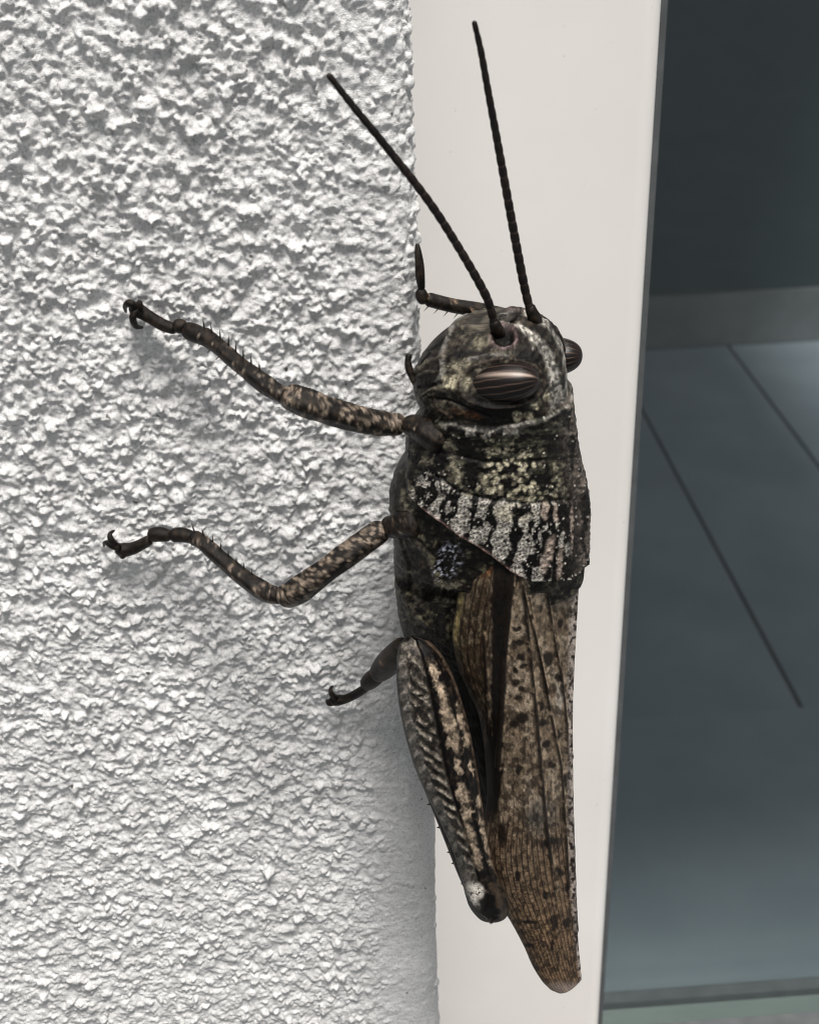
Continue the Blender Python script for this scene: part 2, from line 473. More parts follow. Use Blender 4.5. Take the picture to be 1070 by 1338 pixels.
hopper = bpy.data.objects.new('grasshopper', None); col.objects.link(hopper)
hopper.location = (0.004, -0.007, -0.05)
tag(hopper, 'large mottled brown grasshopper clinging head up to the corner of the plaster wall', 'grasshopper')
HINV = Matrix.Translation(-hopper.location)
def pigment(c): return np.clip(np.asarray(c), .001, .9) ** 1.28 * 1.18
def part(name, me, parent=hopper):
    o = link(name, me, parent)
    if parent is hopper: o.matrix_parent_inverse = HINV
    else: o.matrix_parent_inverse = Matrix.Identity(4)
    return o
def limb(name):                                                    # an Empty that holds one leg's pieces
    e = bpy.data.objects.new(name, None); col.objects.link(e); e.parent = hopper; e.matrix_parent_inverse = HINV
    return e
def mix(c, col_, m):
    return c * (1 - m[..., None]) + np.asarray(col_) * m[..., None]
def blob(px, py, cx, cy, rx, ry, ang=0, soft=0.35):
    a = math.radians(ang); dx, dy = px - cx, py - cy
    u, v = (dx * math.cos(a) + dy * math.sin(a)) / rx, (-dx * math.sin(a) + dy * math.cos(a)) / ry
    return 1 - sst(1 - soft, 1 + soft, np.hypot(u, v))
def pdist(px, py, pts):
    best = np.full(px.shape, 1e9)
    for (x0, y0), (x1, y1) in zip(pts[:-1], pts[1:]):
        dx, dy = x1 - x0, y1 - y0
        t = np.clip(((px - x0) * dx + (py - y0) * dy) / (dx * dx + dy * dy), 0, 1)
        best = np.minimum(best, np.hypot(px - x0 - t * dx, py - y0 - t * dy))
    return best
def line(px, py, pts, w, soft=0.6):
    return 1 - sst(w * (1 - soft), w * (1 + soft), pdist(px, py, pts))

def curve_xz(pts, y):
    q = np.array([P(a, b, y) for a, b in pts])
    o = np.argsort(q[:, 2])
    return q[o, 2], q[o, 0]
def pchip(xs, ys, x):                                              # monotone cubic
    xs, ys, x = np.asarray(xs, float), np.asarray(ys, float), np.asarray(x, float)
    h = np.diff(xs); d = np.diff(ys) / h
    m = np.zeros_like(xs); m[0], m[-1] = d[0], d[-1]
    ok = d[:-1] * d[1:] > 0
    w1, w2 = 2 * h[1:] + h[:-1], h[1:] + 2 * h[:-1]
    with np.errstate(divide='ignore', invalid='ignore'):
        m[1:-1] = np.where(ok, (w1 + w2) / (w1 / d[:-1] + w2 / d[1:]), 0)
    k = np.clip(np.searchsorted(xs, x) - 1, 0, len(xs) - 2)
    t = (x - xs[k]) / h[k]
    return ((2*t**3 - 3*t**2 + 1) * ys[k] + (t**3 - 2*t**2 + t) * h[k] * m[k] + (-2*t**3 + 3*t**2) * ys[k+1] + (t**3 - t**2) * h[k] * m[k+1])

def normals(Pg, wrap):
    if wrap: dv = np.roll(Pg, -1, 1) - np.roll(Pg, 1, 1)
    else: dv = np.gradient(Pg, axis=1)
    du = np.gradient(Pg, axis=0)
    n = np.cross(du, dv)
    return n / np.maximum(np.linalg.norm(n, axis=-1, keepdims=True), 1e-9)

class Loft:
    """closed body of horizontal sections between two outlines given in the photograph"""
    def __init__(s, left, right, yc, bpts, phi, exps=2.3, ycp=None):
        s.lz, s.lx = curve_xz(left, yc); s.rz, s.rx = curve_xz(right, yc)
        q = np.array([(P(640, py, yc)[2], b) for py, b in bpts]); q = q[np.argsort(q[:, 0])]
        s.bz, s.bb = q[:, 0], q[:, 1]
        s.yc, s.phi, s.n = yc, phi, exps
        s.D = np.array([math.cos(phi), -math.sin(phi), 0]); s.L = np.array([-math.sin(phi), -math.cos(phi), 0])
        s.ycp = None
        if ycp:
            q = np.array([(P(640, py, yc)[2], y) for py, y in ycp]); q = q[np.argsort(q[:, 0])]; s.ycp = q
    def at(s, th, z):
        xl, xr = pchip(s.lz, s.lx, z), pchip(s.rz, s.rx, z)
        b = np.maximum(pchip(s.bz, s.bb, z), 0.02)
        X = np.maximum((xr - xl) / 2, 0.02)
        b = np.minimum(b, X / max(math.sin(abs(s.phi)), 1e-6) * 0.8) if s.phi else b
        h = np.sqrt(np.maximum(X**2 - (b * math.sin(s.phi))**2, 0.01 * X**2)) / math.cos(s.phi)
        c, t = np.cos(th), np.sin(th)
        e = 2 / s.n
        c, t = np.sign(c) * np.abs(c)**e, np.sign(t) * np.abs(t)**e
        y = s.yc if s.ycp is None else pchip(s.ycp[:, 0], s.ycp[:, 1], z)
        C = np.stack([(xl + xr) / 2, np.broadcast_to(y, z.shape) * 1.0, z], -1)
        return C + (h * c)[..., None] * s.D + (b * t)[..., None] * s.L

def build_loft(L, z, th, disp_paint, mirror=True):
    TH2, Z2 = np.meshgrid(th, z)
    base = L.at(TH2, Z2)
    src = base
    if mirror:
        src = L.at(np.where(TH2 > math.pi, 2 * math.pi - TH2, TH2), Z2)
    px, py = PROJ(src)
    d, c = disp_paint(px, py, TH2, Z2, base)
    n = normals(base, True)
    cen = base.mean(1, keepdims=True)
    sg = np.sign(((base - cen) * n).sum(-1).mean())
    V = base + n * sg * d[..., None]
    nz, m = TH2.shape
    v = np.concatenate([V.reshape(-1, 3), V[0].mean(0)[None], V[-1].mean(0)[None]])
    cc = np.concatenate([c.reshape(-1, 3), c[0].mean(0)[None], c[-1].mean(0)[None]])
    j = np.arange(m); j2 = (j + 1) % m
    caps = np.concatenate([np.stack([np.full(m, nz * m), j2, j], -1), np.stack([np.full(m, nz * m + 1), (nz - 1) * m + j, (nz - 1) * m + j2], -1)])
    return v, [grid_faces(nz, m, True), caps], cc, V, n * sg

# ---- body: head, prothorax, thorax and abdomen in one skin
RIM = [(520, 552), (545, 547), (575, 547), (610, 553), (640, 557), (675, 553), (710, 543), (745, 520), (775, 500)]
REAR = [(500, 610), (530, 640), (560, 668), (600, 697), (640, 722), (668, 745), (690, 757), (742, 757), (756, 742), (775, 725)]
SUL = [(560, 612), (600, 640), (640, 652), (690, 657), (745, 652)]
def yat(pts, x): return np.interp(x, [p[0] for p in pts], [p[1] for p in pts])
def body_paint(px, py, th, z, base):
    wx = px + 7 * (fbm(px / 11, py / 11, 50) - 0.5); wy = py + 7 * (fbm(px / 11, py / 11, 60) - 0.5)
    f1 = fbm(px / 16, py / 16, 1); f2 = fbm(px / 6.5, py / 6.5, 11); f3 = fbm(px / 30, py / 30, 21)
    rim, rear = yat(RIM, px), yat(REAR, px)
    head = 1 - sst(-2, 2, py - rim)
    pro = sst(-2, 2, py - rim) * (1 - sst(-1.5, 1.5, py - rear)) * sst(528, 540, px)
    thx = 1 - np.clip(head + pro, 0, 1)
    f0 = fbm(px / 2.8, py / 2.8, 81, 2)
    d = 0.09 * (f1 - 0.5) + 0.15 * (f2 - 0.5) + 0.07 * (f0 - 0.5)
    # ---- colours: general mottle
    c = np.empty(px.shape + (3,)); c[:] = D_
    c = mix(c, G_ * 0.8, sst(0.50, 0.62, f2) * 0.8)
    c = mix(c, K_, sst(0.52, 0.60, 1 - f1))
    # ---- head
    hc = np.empty_like(c); hc[:] = np.array([.070, .060, .048])
    hc = mix(hc, G_, sst(0.50, 0.66, f1) * 0.8)
    hc = mix(hc, D_, sst(0.50, 0.60, 1 - f2) * 0.85)
    for cx, cy, rx, ry, an, co, st in (
        (590, 502, 27, 11, -8, Y_ * 1.0, .95), (600, 478, 18, 9, -15, Y_ * .55, .8), (630, 445, 18, 9, -25, Y_ * .5, .8),
        (560, 478, 17, 26, 25, D_, .9), (556, 498, 14, 14, 0, K_, .9), (573, 447, 14, 9, -40, D_, .8),
        (600, 463, 15, 6, 0, K_, .85), (625, 463, 14, 6, 10, K_, .7), (585, 515, 24, 8, 8, D_, .8), (630, 519, 16, 9, 0, K_, .7),
        (660, 543, 50, 19, 3, K_ * .7, 1), (690, 465, 22, 9, 20, K_ * 1.3, .8), (681, 445, 14, 8, 40, D_, .7),  # first blob: shadow behind the eye, put into the colour
        (708, 452, 7, 26, -38, W_ * .42, .9), (722, 486, 8, 26, -18, W_ * .62, .95), (727, 520, 11, 20, 8, W_ * .45, .9),
        (690, 434, 4, 18, -55, W_ * .75, .9), (735, 445, 8, 14, -30, D_, .7),
        (715, 518, 5, 6, 0, Y_ * 1.1, .95), (698, 530, 7, 5, 25, Y_ * 1.1, .95), (676, 545, 6, 7, -25, Y_ * .8, .9), (690, 543, 7, 5, 0, Y_ * .7, .8),
        (705, 507, 8, 9, 0, K_, .8), (740, 490, 6, 20, 0, D_, .7), (655, 411, 24, 4, 3, Y_ * .4, .8), (608, 540, 22, 6, 10, O_ * .8, .35), (600, 560, 9, 5, 0, Y_ * .8, .7)):
        hc = mix(hc, co, blob(wx, wy, cx, cy, rx, ry, an) * st)
    for pts, w, co, st, dz in (
        ([(592, 424), (583, 445), (577, 465), (578, 488), (572, 500)], 3.2, W_ * .36, .85, .13),
        ([(543, 486), (560, 472), (580, 466)], 2.6, G_, .8, .10),
        ([(548, 478), (562, 462)], 1.6, K_, .9, -.12),
        ([(602, 428), (640, 424), (660, 428)], 2.0, G_ * .9, .6, .06),
        ([(652, 421), (676, 428), (692, 440), (697, 456)], 2.2, W_ * .7, .85, .13),
        ([(612, 470), (640, 463), (665, 465)], 2.0, W_ * .3, .7, .08),
        ([(560, 520), (585, 522), (610, 532), (640, 545)], 1.6, K_, .8, -.12),
        ([(546, 492), (556, 486), (572, 486)], 2.0, G_ * .7, .7, .12), ([(547, 506), (560, 505), (575, 500)], 2.2, K_, .9, -.14),
        ([(552, 516), (566, 508), (580, 512)], 1.8, G_ * .8, .7, .10), ([(560, 458), (572, 452), (586, 436)], 1.8, K_, .8, -.12),
        ([(604, 428), (612, 440), (602, 455), (590, 462)], 1.6, G_, .5, .08), ([(566, 520), (572, 535), (590, 545)], 1.8, B_ * 1.4, .7, .10)):
        m = line(px, py, pts, w)
        hc = mix(hc, co, m * st); d = d + head * m * dz
    er = np.hypot(((px - 655) * .998 - (py - 501) * .07) / 52, ((py - 501) + (px - 655) * .07) / 30)
    d = d + head * (.26 * np.exp(-((er - 1.03) / .09)**2))
    hc = mix(hc, np.array([.09, .07, .06]), np.exp(-((er - 1.05) / .05)**2) * .7)
    # antenna sockets: a dark pit inside a raised ring
    for sx, sy, r in ((658, 441, 17),):
        rr = np.hypot(px - sx, (py - sy) * 1.1) / r
        hc = mix(hc, K_, (1 - sst(.75, .95, rr)) * .9)
        hc = mix(hc, np.array([.20, .15, .15]), np.exp(-((rr - 1.0) / .16)**2) * .8)
        d = d + head * (0.16 * np.exp(-((rr - 1.0) / .2)**2) - 0.30 * (1 - sst(.5, .95, rr)))
    c = mix(c, 0 * K_, head * 0) * (1 - head[..., None]) + hc * head[..., None]
    # ---- pronotum, front part
    pc = np.empty_like(c); pc[:] = K_ * 1.2
    st = fbm(px / 26, py / 5.5, 71)
    pc = mix(pc, np.array([.085, .085, .062]), sst(0.50, 0.60, st) * .9)
    pc = mix(pc, G_ * 1.1, sst(0.58, 0.68, f2) * sst(.42, .55, f3) * .8)
    yb = blob(px, py, 672, 627, 62, 40, 8, .5)
    d1, d2, cid = worley(wx / 8, wy / 7, 5)
    pc = mix(pc, Y_ * (0.7 + 0.5 * cid)[..., None], yb * (cid > .38) * (1 - sst(.30, .62, d1 + .5 * (f2 - .5))) * .95)
    pc = mix(pc, K_, blob(px, py, 725, 610, 22, 50, 0, .4) * sst(.35, .5, f1) * .8)
    lob = blob(px, py, 555, 600, 42, 45, 10, .5)                   # side lobe by the foreleg
    pc = mix(pc, G_ * 1.3, lob * sst(.44, .58, f1) * .85)
    for cx, cy, rx, ry, an in ((582, 598, 11, 10, 0), (560, 566, 15, 18, 0), (620, 610, 13, 24, 10), (541, 620, 8, 8, 0), (566, 612, 5, 6, 0), (610, 585, 10, 14, 0)):
        pc = mix(pc, K_ * .8, blob(wx, wy, cx, cy, rx, ry, an) * .95)
    pc = mix(pc, Y_ * .8, blob(wx, wy, 597, 612, 5, 18, -20) * .8); pc = mix(pc, Y_ * .8, blob(wx, wy, 634, 628, 5, 13, -25) * .8)
    # rear part: chalky granules between black pegs
    sul = yat(SUL, px)
    met = sst(-4, 4, py - sul + 16 * (fbm(px / 12, py / 12, 77) - .5)) * sst(538, 552, px + 0.35 * (py - 640))
    g1, g2, gid = worley(px / 4.3, py / 4.3, 33)
    gran = 1 - sst(.25, .42, g1)
    net = (g2 - g1)
    u = px + 0.22 * (py - 700)
    stripe = 0.5 + 0.5 * np.cos(2 * math.pi * (u - 582) / 29.0 + 3.6 * (f3 - .5) + 3.0 * (noise(px / 17, py / 17, 8) - .5) + 1.2 * (f2 - .5))
    dark = np.maximum(sst(.74, .88, stripe + .5 * (f2 - .5)), sst(.58, .66, fbm(px / 10, py / 17, 91)) * .95)
    dark = np.maximum(dark, sst(696, 716, px + 16 * (f1 - .5)) * sst(.36, .46, fbm(px / 7, py / 24, 97)))
    mc = np.empty_like(c); mc[:] = W_ * .22
    mc = mix(mc, W_ * .70, (1 - sst(.10, .30, np.abs(net - .18))) * .9)
    mc = mix(mc, K_ * 1.5, (1 - sst(.16, .30, g1)) * (gid < .55) * .9)
    mc = mix(mc, Y_ * .9, blob(px, py, 670, 668, 26, 12, 0) * .5)
    mc = mix(mc, K_, np.clip(dark * 1.1, 0, 1))
    mc = mix(mc, W_ * .9, (1 - sst(.16, .26, g1)) * (gid > .90) * dark)
    for cx, cy, rx, ry, an in ((712, 722, 6, 24, 14), (727, 733, 3.5, 22, 4), (741, 690, 2.0, 34, 0), (722, 668, 3, 14, 0), (708, 664, 4, 12, 0)):
        mc = mix(mc, np.array([.36, .30, .26]), blob(wx, wy, cx, cy, rx, ry, an) * .85)
    pc = pc * (1 - met[..., None]) + mc * met[..., None]
    # back strip along the median keel
    ks = np.exp(-(th / 0.30)**2) + np.exp(-((th - 2 * math.pi) / 0.30)**2)
    kk = np.array([.20, .17, .15]) * (0.5 + 0.8 * f2)[..., None]
    pc = pc * (1 - (ks * .9)[..., None]) + kk * (ks * .9)[..., None]
    pc = mix(pc, K_, ks * sst(.50, .57, fbm(px / 5, py / 22, 95)) * .95)
    c = c * (1 - pro[..., None]) + pc * pro[..., None]
    # granules of the whole shield
    p1, p2, pid = worley(px / 9.5, py / 9.5, 44)
    pearl = (1 - sst(.07, .14, p1)) * (pid > .70) * pro
    c = mix(c, W_ * .8, pearl * .85)
    d = d + pro * (0.05 * gran * met + 0.07 * (1 - sst(.07, .20, p1)) * (pid > .70) + 0.05 * (st - .5))
    d = d + pro * (0.30 * sst(0, 7, py - rim) + 0.05) * 1.0 + pro * 0.10 * np.exp(-((py - rear) / 4.0)**2)
    d = d + pro * 0.16 * (np.exp(-(th / .10)**2) + np.exp(-((th - 2 * math.pi) / .10)**2))
    d = d - pro * 0.16 * np.exp(-((py - sul) / 3.0)**2) - pro * 0.10 * np.exp(-((py - yat([(560, 585), (640, 603), (745, 598)], px)) / 2.5)**2)
    # pale, broken front rim; pinkish rear edge
    rm = np.exp(-((py - rim - 3 - 4 * (noise(px / 22, py * 0, 3) - .5)) / (0.9 + 0.9 * noise(px / 15, py * 0, 6)))**2) * sst(570, 590, px)
    c = mix(c, W_ * .55, rm * (.35 + .6 * sst(.40, .6, fbm(px / 14, py * 0, 17, 2))))
    rb = np.exp(-((py - rim - 8) / 4.0)**2) * pro * sst(570, 600, px)
    c = mix(c, W_ * .6, rb * sst(.62, .68, noise(px / 11, py / 30, 19)) * .8); c = mix(c, K_, rb * sst(.5, .6, 1 - noise(px / 11, py / 30, 19)) * .8)
    re = np.exp(-((py - rear + 1.5) / 1.8)**2) * sst(548, 562, px) * (1 - sst(675, 692, px))
    c = mix(c, np.array([.30, .20, .18]), re * .85)
    # ---- thorax side plates
    tc = np.empty_like(c); tc[:] = D_ * 1.1
    tc = mix(tc, np.array([.13, .12, .085]), sst(.50, .62, f2) * .85)
    tc = mix(tc, K_, sst(.50, .60, 1 - f1) * .8)
    for cx, cy, rx, ry, an, co, s_ in ((535, 655, 12, 18, 20, Y_ * .5, .8), (585, 765, 16, 6, 0, Y_ * .45, .85), (580, 787, 15, 6, 0, Y_ * .5, .85), (588, 776, 18, 5, 0, K_, .9),
                                       (560, 690, 26, 10, 30, K_, .7), (545, 775, 6, 16, 10, G_, .7), (555, 735, 10, 8, 0, B_, .6), (590, 725, 14, 18, 0, K_, .8)):
        tc = mix(tc, co, blob(wx, wy, cx, cy, rx, ry, an) * s_)
    c = c * (1 - thx[..., None]) + tc * thx[..., None]
    for pts, w, dz in (([(512, 665), (530, 695), (560, 725), (570, 760)], 3, .14), ([(528, 780), (540, 800), (558, 818)], 3, .15),
                       ([(520, 690), (535, 740), (538, 800)], 2.5, -.15), ([(570, 700), (580, 760), (590, 830)], 2.5, -.14)):
        m = line(px, py, pts, w)
        d = d + thx * m * dz
        if dz > 0: c = mix(c, G_ * .9, thx * m * .6)
    c = mix(c, K_ * 1.2, thx * sst(822, 850, py) * .93)  # abdomen near black: shadow between thigh and wing painted into the colour
    sh = blob(px, py, 585, 733, 16, 26, 25, .4) * thx              # fine bluish bristle patch under the wing root
    br = sst(.58, .66, fbm(px / 2.4 + py / 4, py / 3.2, 66, 2))
    c = mix(c, np.array([.36, .37, .42]), sh * br * .9); d = d + sh * br * .05
    c = c * (0.35 + 1.3 * f0)[..., None]
    c = mix(c, K_, sst(.50, .57, fbm(px / 4.2, py / 4.2, 86, 3)) * .62 * (1 - .6 * pro * met))
    return d, np.clip(c, 0.003, 0.9)

left = [(672, 415), (640, 416), (607, 424), (580, 440), (558, 460), (545, 480), (541, 500), (547, 520), (550, 535), (543, 552), (535, 575), (529, 600), (518, 622),
        (511, 650), (513, 680), (517, 710), (518, 760), (521, 800), (530, 840), (550, 900), (580, 980), (610, 1060), (650, 1120), (690, 1150)]
right = [(678, 415), (700, 419), (722, 434), (733, 453), (738, 480), (740, 505), (741, 525), (743, 550), (747, 582), (755, 622), (759, 660), (758, 705), (756, 737),
         (752, 740), (716, 745), (708, 762), (706, 800), (716, 850), (712, 900), (712, 980), (712, 1060), (706, 1120), (696, 1150)]
bw_ = [(415, 0.4), (421, 2.6), (433, 4.2), (454, 5.3), (480, 5.75), (510, 5.7), (540, 5.5), (570, 5.7), (620, 6.1), (680, 6.4), (716, 6.35), (727, 5.4), (765, 4.8), (800, 4.5), (850, 4.1), (950, 3.6), (1050, 2.9), (1120, 1.8), (1150, .3)]
BL = Loft(left, right, YC, bw_, PHI, 2.25)
ztop, zmid, zend = BL.lz[-1] - 0.01, P(640, 860, YC)[2], BL.lz[0] + 0.05
zz = np.concatenate([ztop - (ztop - P(640, 435, YC)[2]) * np.linspace(0, 1, 34)**2.0, np.linspace(P(640, 435, YC)[2], zmid, 380)[1:], np.linspace(zmid, zend, 60)[1:]])
tt = np.concatenate([np.linspace(0, math.pi, 250, endpoint=False), np.linspace(math.pi, 2 * math.pi, 100, endpoint=False)])
bv, bf, bc, BGRID, BNRM = build_loft(BL, zz, tt, body_paint)
part('body', mesh_from('body', bv, bf, M_BODY, True, pigment(bc)))
BPX, BPY = PROJ(BGRID); BDEP = (BGRID - CAM) @ cf
def surf(px, py, r=4):                                             # nearest skin point under a pixel
    m = np.hypot(BPX - px, BPY - py) < r
    i = np.argmin(np.where(m, BDEP, 1e9))
    return BGRID.reshape(-1, 3)[i].copy(), BNRM.reshape(-1, 3)[i].copy()
def depth_mm(p): return (p - CAM) @ cf

# ---- eyes: long banded ovals, the second mirrored across the body's plane
def ellipsoid(c, ax, r, nu=60, nv=80, fn=None):
    u = np.linspace(0.001, math.pi - 0.001, nu); w = np.linspace(0, 2 * math.pi, nv, endpoint=False)
    U, W = np.meshgrid(u, w, indexing='ij')
    q = np.stack([np.cos(U) * r[0], np.sin(U)**.8 * np.cos(W) * r[1], np.sin(U)**.8 * np.sin(W) * r[2]], -1)
    v = c + q @ np.asarray(ax)
    cc = fn(U, W) if fn else None
    return v.reshape(-1, 3), grid_faces(nu, nv, True), (cc.reshape(-1, 3) if fn else None)
def eye_paint(U, W):
    a = (W + 0.10 * np.cos(U)) / (2 * math.pi) * 17
    f = a - np.floor(a)
    c = mix(np.broadcast_to(np.array([.010, .0055, .005]), U.shape + (3,)), np.array([.23, .165, .13]), sst(.38, .48, f) * (1 - sst(.52, .62, f)) * (.45 + .55 * np.sin(3.1 * np.floor(a))**2))
    band = np.exp(-((W - 1.08 - .05 * np.cos(U)) / .105)**2)                          # pale stripe and sky reflection, painted together along the upper half
    c = mix(c, np.array([.45, .37, .32]), np.clip(band * 1.1, 0, 1) * .8 * sst(-.9, .3, np.cos(U)))
    return mix(c, np.array([.03, .02, .018]), sst(.80, .97, np.abs(np.cos(U))) * .7)
es, en = surf(652, 504)
mmx = depth_mm(es) / F
e1 = cr0 * math.cos(math.radians(4)) + np.array([0, 0, 1]) * math.sin(math.radians(4)); e1 /= np.linalg.norm(e1)
e3 = en / np.linalg.norm(en); e3 = LL * .9 + np.array([0, 0, .30]); e3 /= np.linalg.norm(e3)
e1 = e1 - e3 * (e1 @ e3); e1 /= np.linalg.norm(e1)
e2 = np.cross(e3, e1)
if e2[2] < 0: e2 = -e2
ER = (49 * mmx, 27.5 * mmx, 1.5)
ec = es - e3 * 0.88
part('eye', mesh_from('eye', *(lambda q: (q[0], q[1], M_EYE, True, pigment(q[2])))(ellipsoid(ec, (e1, e2, e3), ER, 70, 120, eye_paint))))
sag0 = np.array([(pchip(BL.lz, BL.lx, ec[2]) + pchip(BL.rz, BL.rx, ec[2])) / 2, YC, 0])
def mirror(v): 
    r = (v - sag0) @ LL
    return v - 2 * r[..., None] * LL
ev, ef, ecol = ellipsoid(ec, (e1, e2, e3), ER, 70, 120, eye_paint)
part('eye', mesh_from('eye', mirror(ev) - np.array([-1.0, .8, 1.35]), ef[:, ::-1], M_EYE, True, pigment(ecol)))
# raised rim of cuticle round each eye
def ring(c, a, b, ra, rb, r, n=70, m=8):
    w = np.linspace(0, 2 * math.pi, n, endpoint=False)
    p = c + np.cos(w)[:, None] * a * ra + np.sin(w)[:, None] * b * rb
    t = np.roll(p, -1, 0) - np.roll(p, 1, 0); t /= np.linalg.norm(t, axis=1, keepdims=True)
    nn = np.cross(a, b); o = np.cross(t, nn)
    k = np.linspace(0, 2 * math.pi, m, endpoint=False)
    v = p[:, None] + r * (np.cos(k)[None, :, None] * o[:, None] + np.sin(k)[None, :, None] * nn)
    f = np.concatenate([grid_faces(n, m, True), np.array([((n - 1) * m + j, (n - 1) * m + (j + 1) % m, (j + 1) % m, j) for j in range(m)])])
    return v.reshape(-1, 3), f

# ---- limbs: tapered tubes through points (px, py, y mm, radius px)
def tube(pts, n=60, m=18, flat=1.0, paint=None, disp=None, seed=0):
    q = np.array([np.append(P(a, b, y), r * depth_mm(P(a, b, y)) / F) for a, b, y, r in pts])
    t = np.linspace(0, 1, n)
    t = 0.5 - 0.5 * np.cos(np.clip(t, 0, 1) * math.pi) if n > 14 else t
    c = interp_pts(q, t)
    r = np.maximum(c[:, 3], 0.02); c = c[:, :3]
    L = np.concatenate([[0], np.cumsum(np.linalg.norm(np.diff(c, axis=0), axis=1))])
    e = np.minimum(L, L[-1] - L) / np.maximum(r * 0.8, 1e-6)         # round the ends
    r = r * np.sqrt(np.clip(1 - (1 - np.clip(e, 0, 1))**2, 0.01, 1))
    T = np.gradient(c, axis=0); T /= np.linalg.norm(T, axis=1, keepdims=True)
    v0 = np.array([0, -1.0, 0.25]); N = v0 - T * (T @ v0)[:, None]; N /= np.linalg.norm(N, axis=1, keepdims=True)
    Bn = np.cross(T, N)
    k = np.linspace(0, 2 * math.pi, m, endpoint=False)
    TT, KK = np.meshgrid(L / L[-1], k, indexing='ij')
    rr = r[:, None] * (1 + (disp(TT, KK) if disp else 0))
    v = c[:, None] + rr[..., None] * (np.cos(KK)[..., None] * N[:, None] * flat + np.sin(KK)[..., None] * Bn[:, None])
    px, py = PROJ(v)
    cc = paint(TT, KK, px, py) if paint else np.broadcast_to(D_, v.shape)
    V = np.concatenate([v.reshape(-1, 3), c[0][None], c[-1][None]])
    C2 = np.concatenate([cc.reshape(-1, 3), cc[0, :1], cc[-1, :1]])
    j = np.arange(m); j2 = (j + 1) % m
    caps = np.concatenate([np.stack([np.full(m, n * m), j2, j], -1), np.stack([np.full(m, n * m + 1), (n - 1) * m + j, (n - 1) * m + j2], -1)])
    return V, [grid_faces(n, m, True), caps], C2
def spike(a, b, r, colr):
    a, b = np.asarray(a), np.asarray(b)
    T = (b - a) / np.linalg.norm(b - a); N = np.cross(T, (0, 1, 0.1)); N /= np.linalg.norm(N); Bn = np.cross(T, N)
    k = np.linspace(0, 2 * math.pi, 6, endpoint=False)
    ringv = a + r * (np.cos(k)[:, None] * N + np.sin(k)[:, None] * Bn)
    mid = a + (b - a) * .55 + r * .6 * (np.cos(k)[:, None] * N + np.sin(k)[:, None] * Bn)
    v = np.concatenate([ringv, mid, b[None]])
    j = np.arange(6); j2 = (j + 1) % 6
    return v, [np.stack([j, j2, 6 + j2, 6 + j], -1), np.stack([6 + j, 6 + j2, np.full(6, 12)], -1)], np.broadcast_to(np.asarray(colr), (13, 3))
def leg_paint(seed, pale=0.5, tint=(1, 1, 1), sc=11):
    def f(T, Kk, px, py):
        a = fbm(px / sc + seed, py / sc, seed, 3); b = fbm(px / 4.5, py / 4.5 + seed, seed + 5, 2)
        g = fbm(px / 2.6, py / 2.6 + seed, seed + 3, 2)
        c = mix(np.broadcast_to(D_ * 1.1, T.shape + (3,)), B_ * .9, sst(.45, .6, b) * .8)
        c = mix(c, np.array([.34, .29, .235]) * np.array(tint), sst(1 - pale * .92, 1 - pale * .80, .72 * a + .28 * g) * (.35 + .65 * sst(.40, .58, b)))
        c = c * (.5 + 1.0 * g)[..., None]
        c = mix(c, K_, sst(.53, .60, fbm(px / 6 + 40, py / 6, seed + 9, 3)) * .92)
        return c
    return f
def rough_disp(seed, a=.18):                                       # ridged, slightly lumpy cuticle
    def f(T, Kk):
        return a * (fbm(T * 9 + seed, 2.2 * np.cos(Kk) + 5, seed, 3) - .5) + (.07 * np.cos(4 * Kk + .6) - .03) * sst(0, .2, T) * (1 - sst(.85, 1, T))
    return f
def dark_paint(seed):
    def f(T, Kk, px, py):
        b = fbm(px / 5, py / 5 + seed, seed + 5, 2)
        return mix(np.broadcast_to(D_ * .9, T.shape + (3,)), B_ * .9, sst(.5, .65, b) * .8)
    return f
def mesh_part(name, pieces, mat, parent):
    v, f, c = join(pieces)
    return part(name, mesh_from(name, v, f, mat, True, pigment(c)), parent)
def spines(path, ts, side, length, r=0.055, colr=D_):
    q = np.array([P(a, b, y) for a, b, y in path]); out = []
    for t in ts:
        p = interp_pts(q, np.array([t]))[0]; p2 = interp_pts(q, np.array([min(t + .02, 1)]))[0]
        T = p2 - p; T /= np.linalg.norm(T) + 1e-9
        s_ = np.cross(T, (0, -1, 0)); s_ /= np.linalg.norm(s_)
        dr = s_ * side + T * .55 + np.array([0, -.25, 0])
        out.append((p + s_ * side * .52, dr / np.linalg.norm(dr) * length))
    return [spike(a, a + d, r, colr) for a, d in out]

# left foreleg, reaching over the wall face
lg = limb('foreleg')
mesh_part('coxa', [tube([(585, 580, -11.0, 20), (560, 566, -10.4, 19), (543, 558, -9.5, 15), (526, 555, -8.9, 12.5)], 50, 28, 1, leg_paint(3, .36, (.8, .8, .8), 7), rough_disp(3, .22))], M_LEG, lg)
mesh_part('femur', [tube([(530, 554, -8.8, 14), (505, 554, -9.2, 16), (470, 548, -9.8, 17), (430, 537, -10.2, 18.5), (402, 527, -10.2, 20), (386, 521, -9.9, 19.5), (370, 513, -9.4, 16)], 90, 26, 1, leg_paint(21, .55, (.72, .70, .70), 6), rough_disp(21))], M_LEG, lg)
path = [(380, 522, -9.6), (352, 506, -8.8), (310, 474, -6.6), (285, 452, -5.0), (262, 436, -3.6)]
mesh_part('tibia', [tube([(a, b, y, r) for (a, b, y), r in zip(path, (11, 12.5, 11, 11, 13))], 80, 20, 1, leg_paint(33, .42, (.6, .6, .62), 7), rough_disp(33))]
          + spines(path, np.linspace(.32, .97, 8), 1, .85, .07) + spines(path, np.linspace(.5, .97, 5), -1, .5, .06), M_LEG, lg)
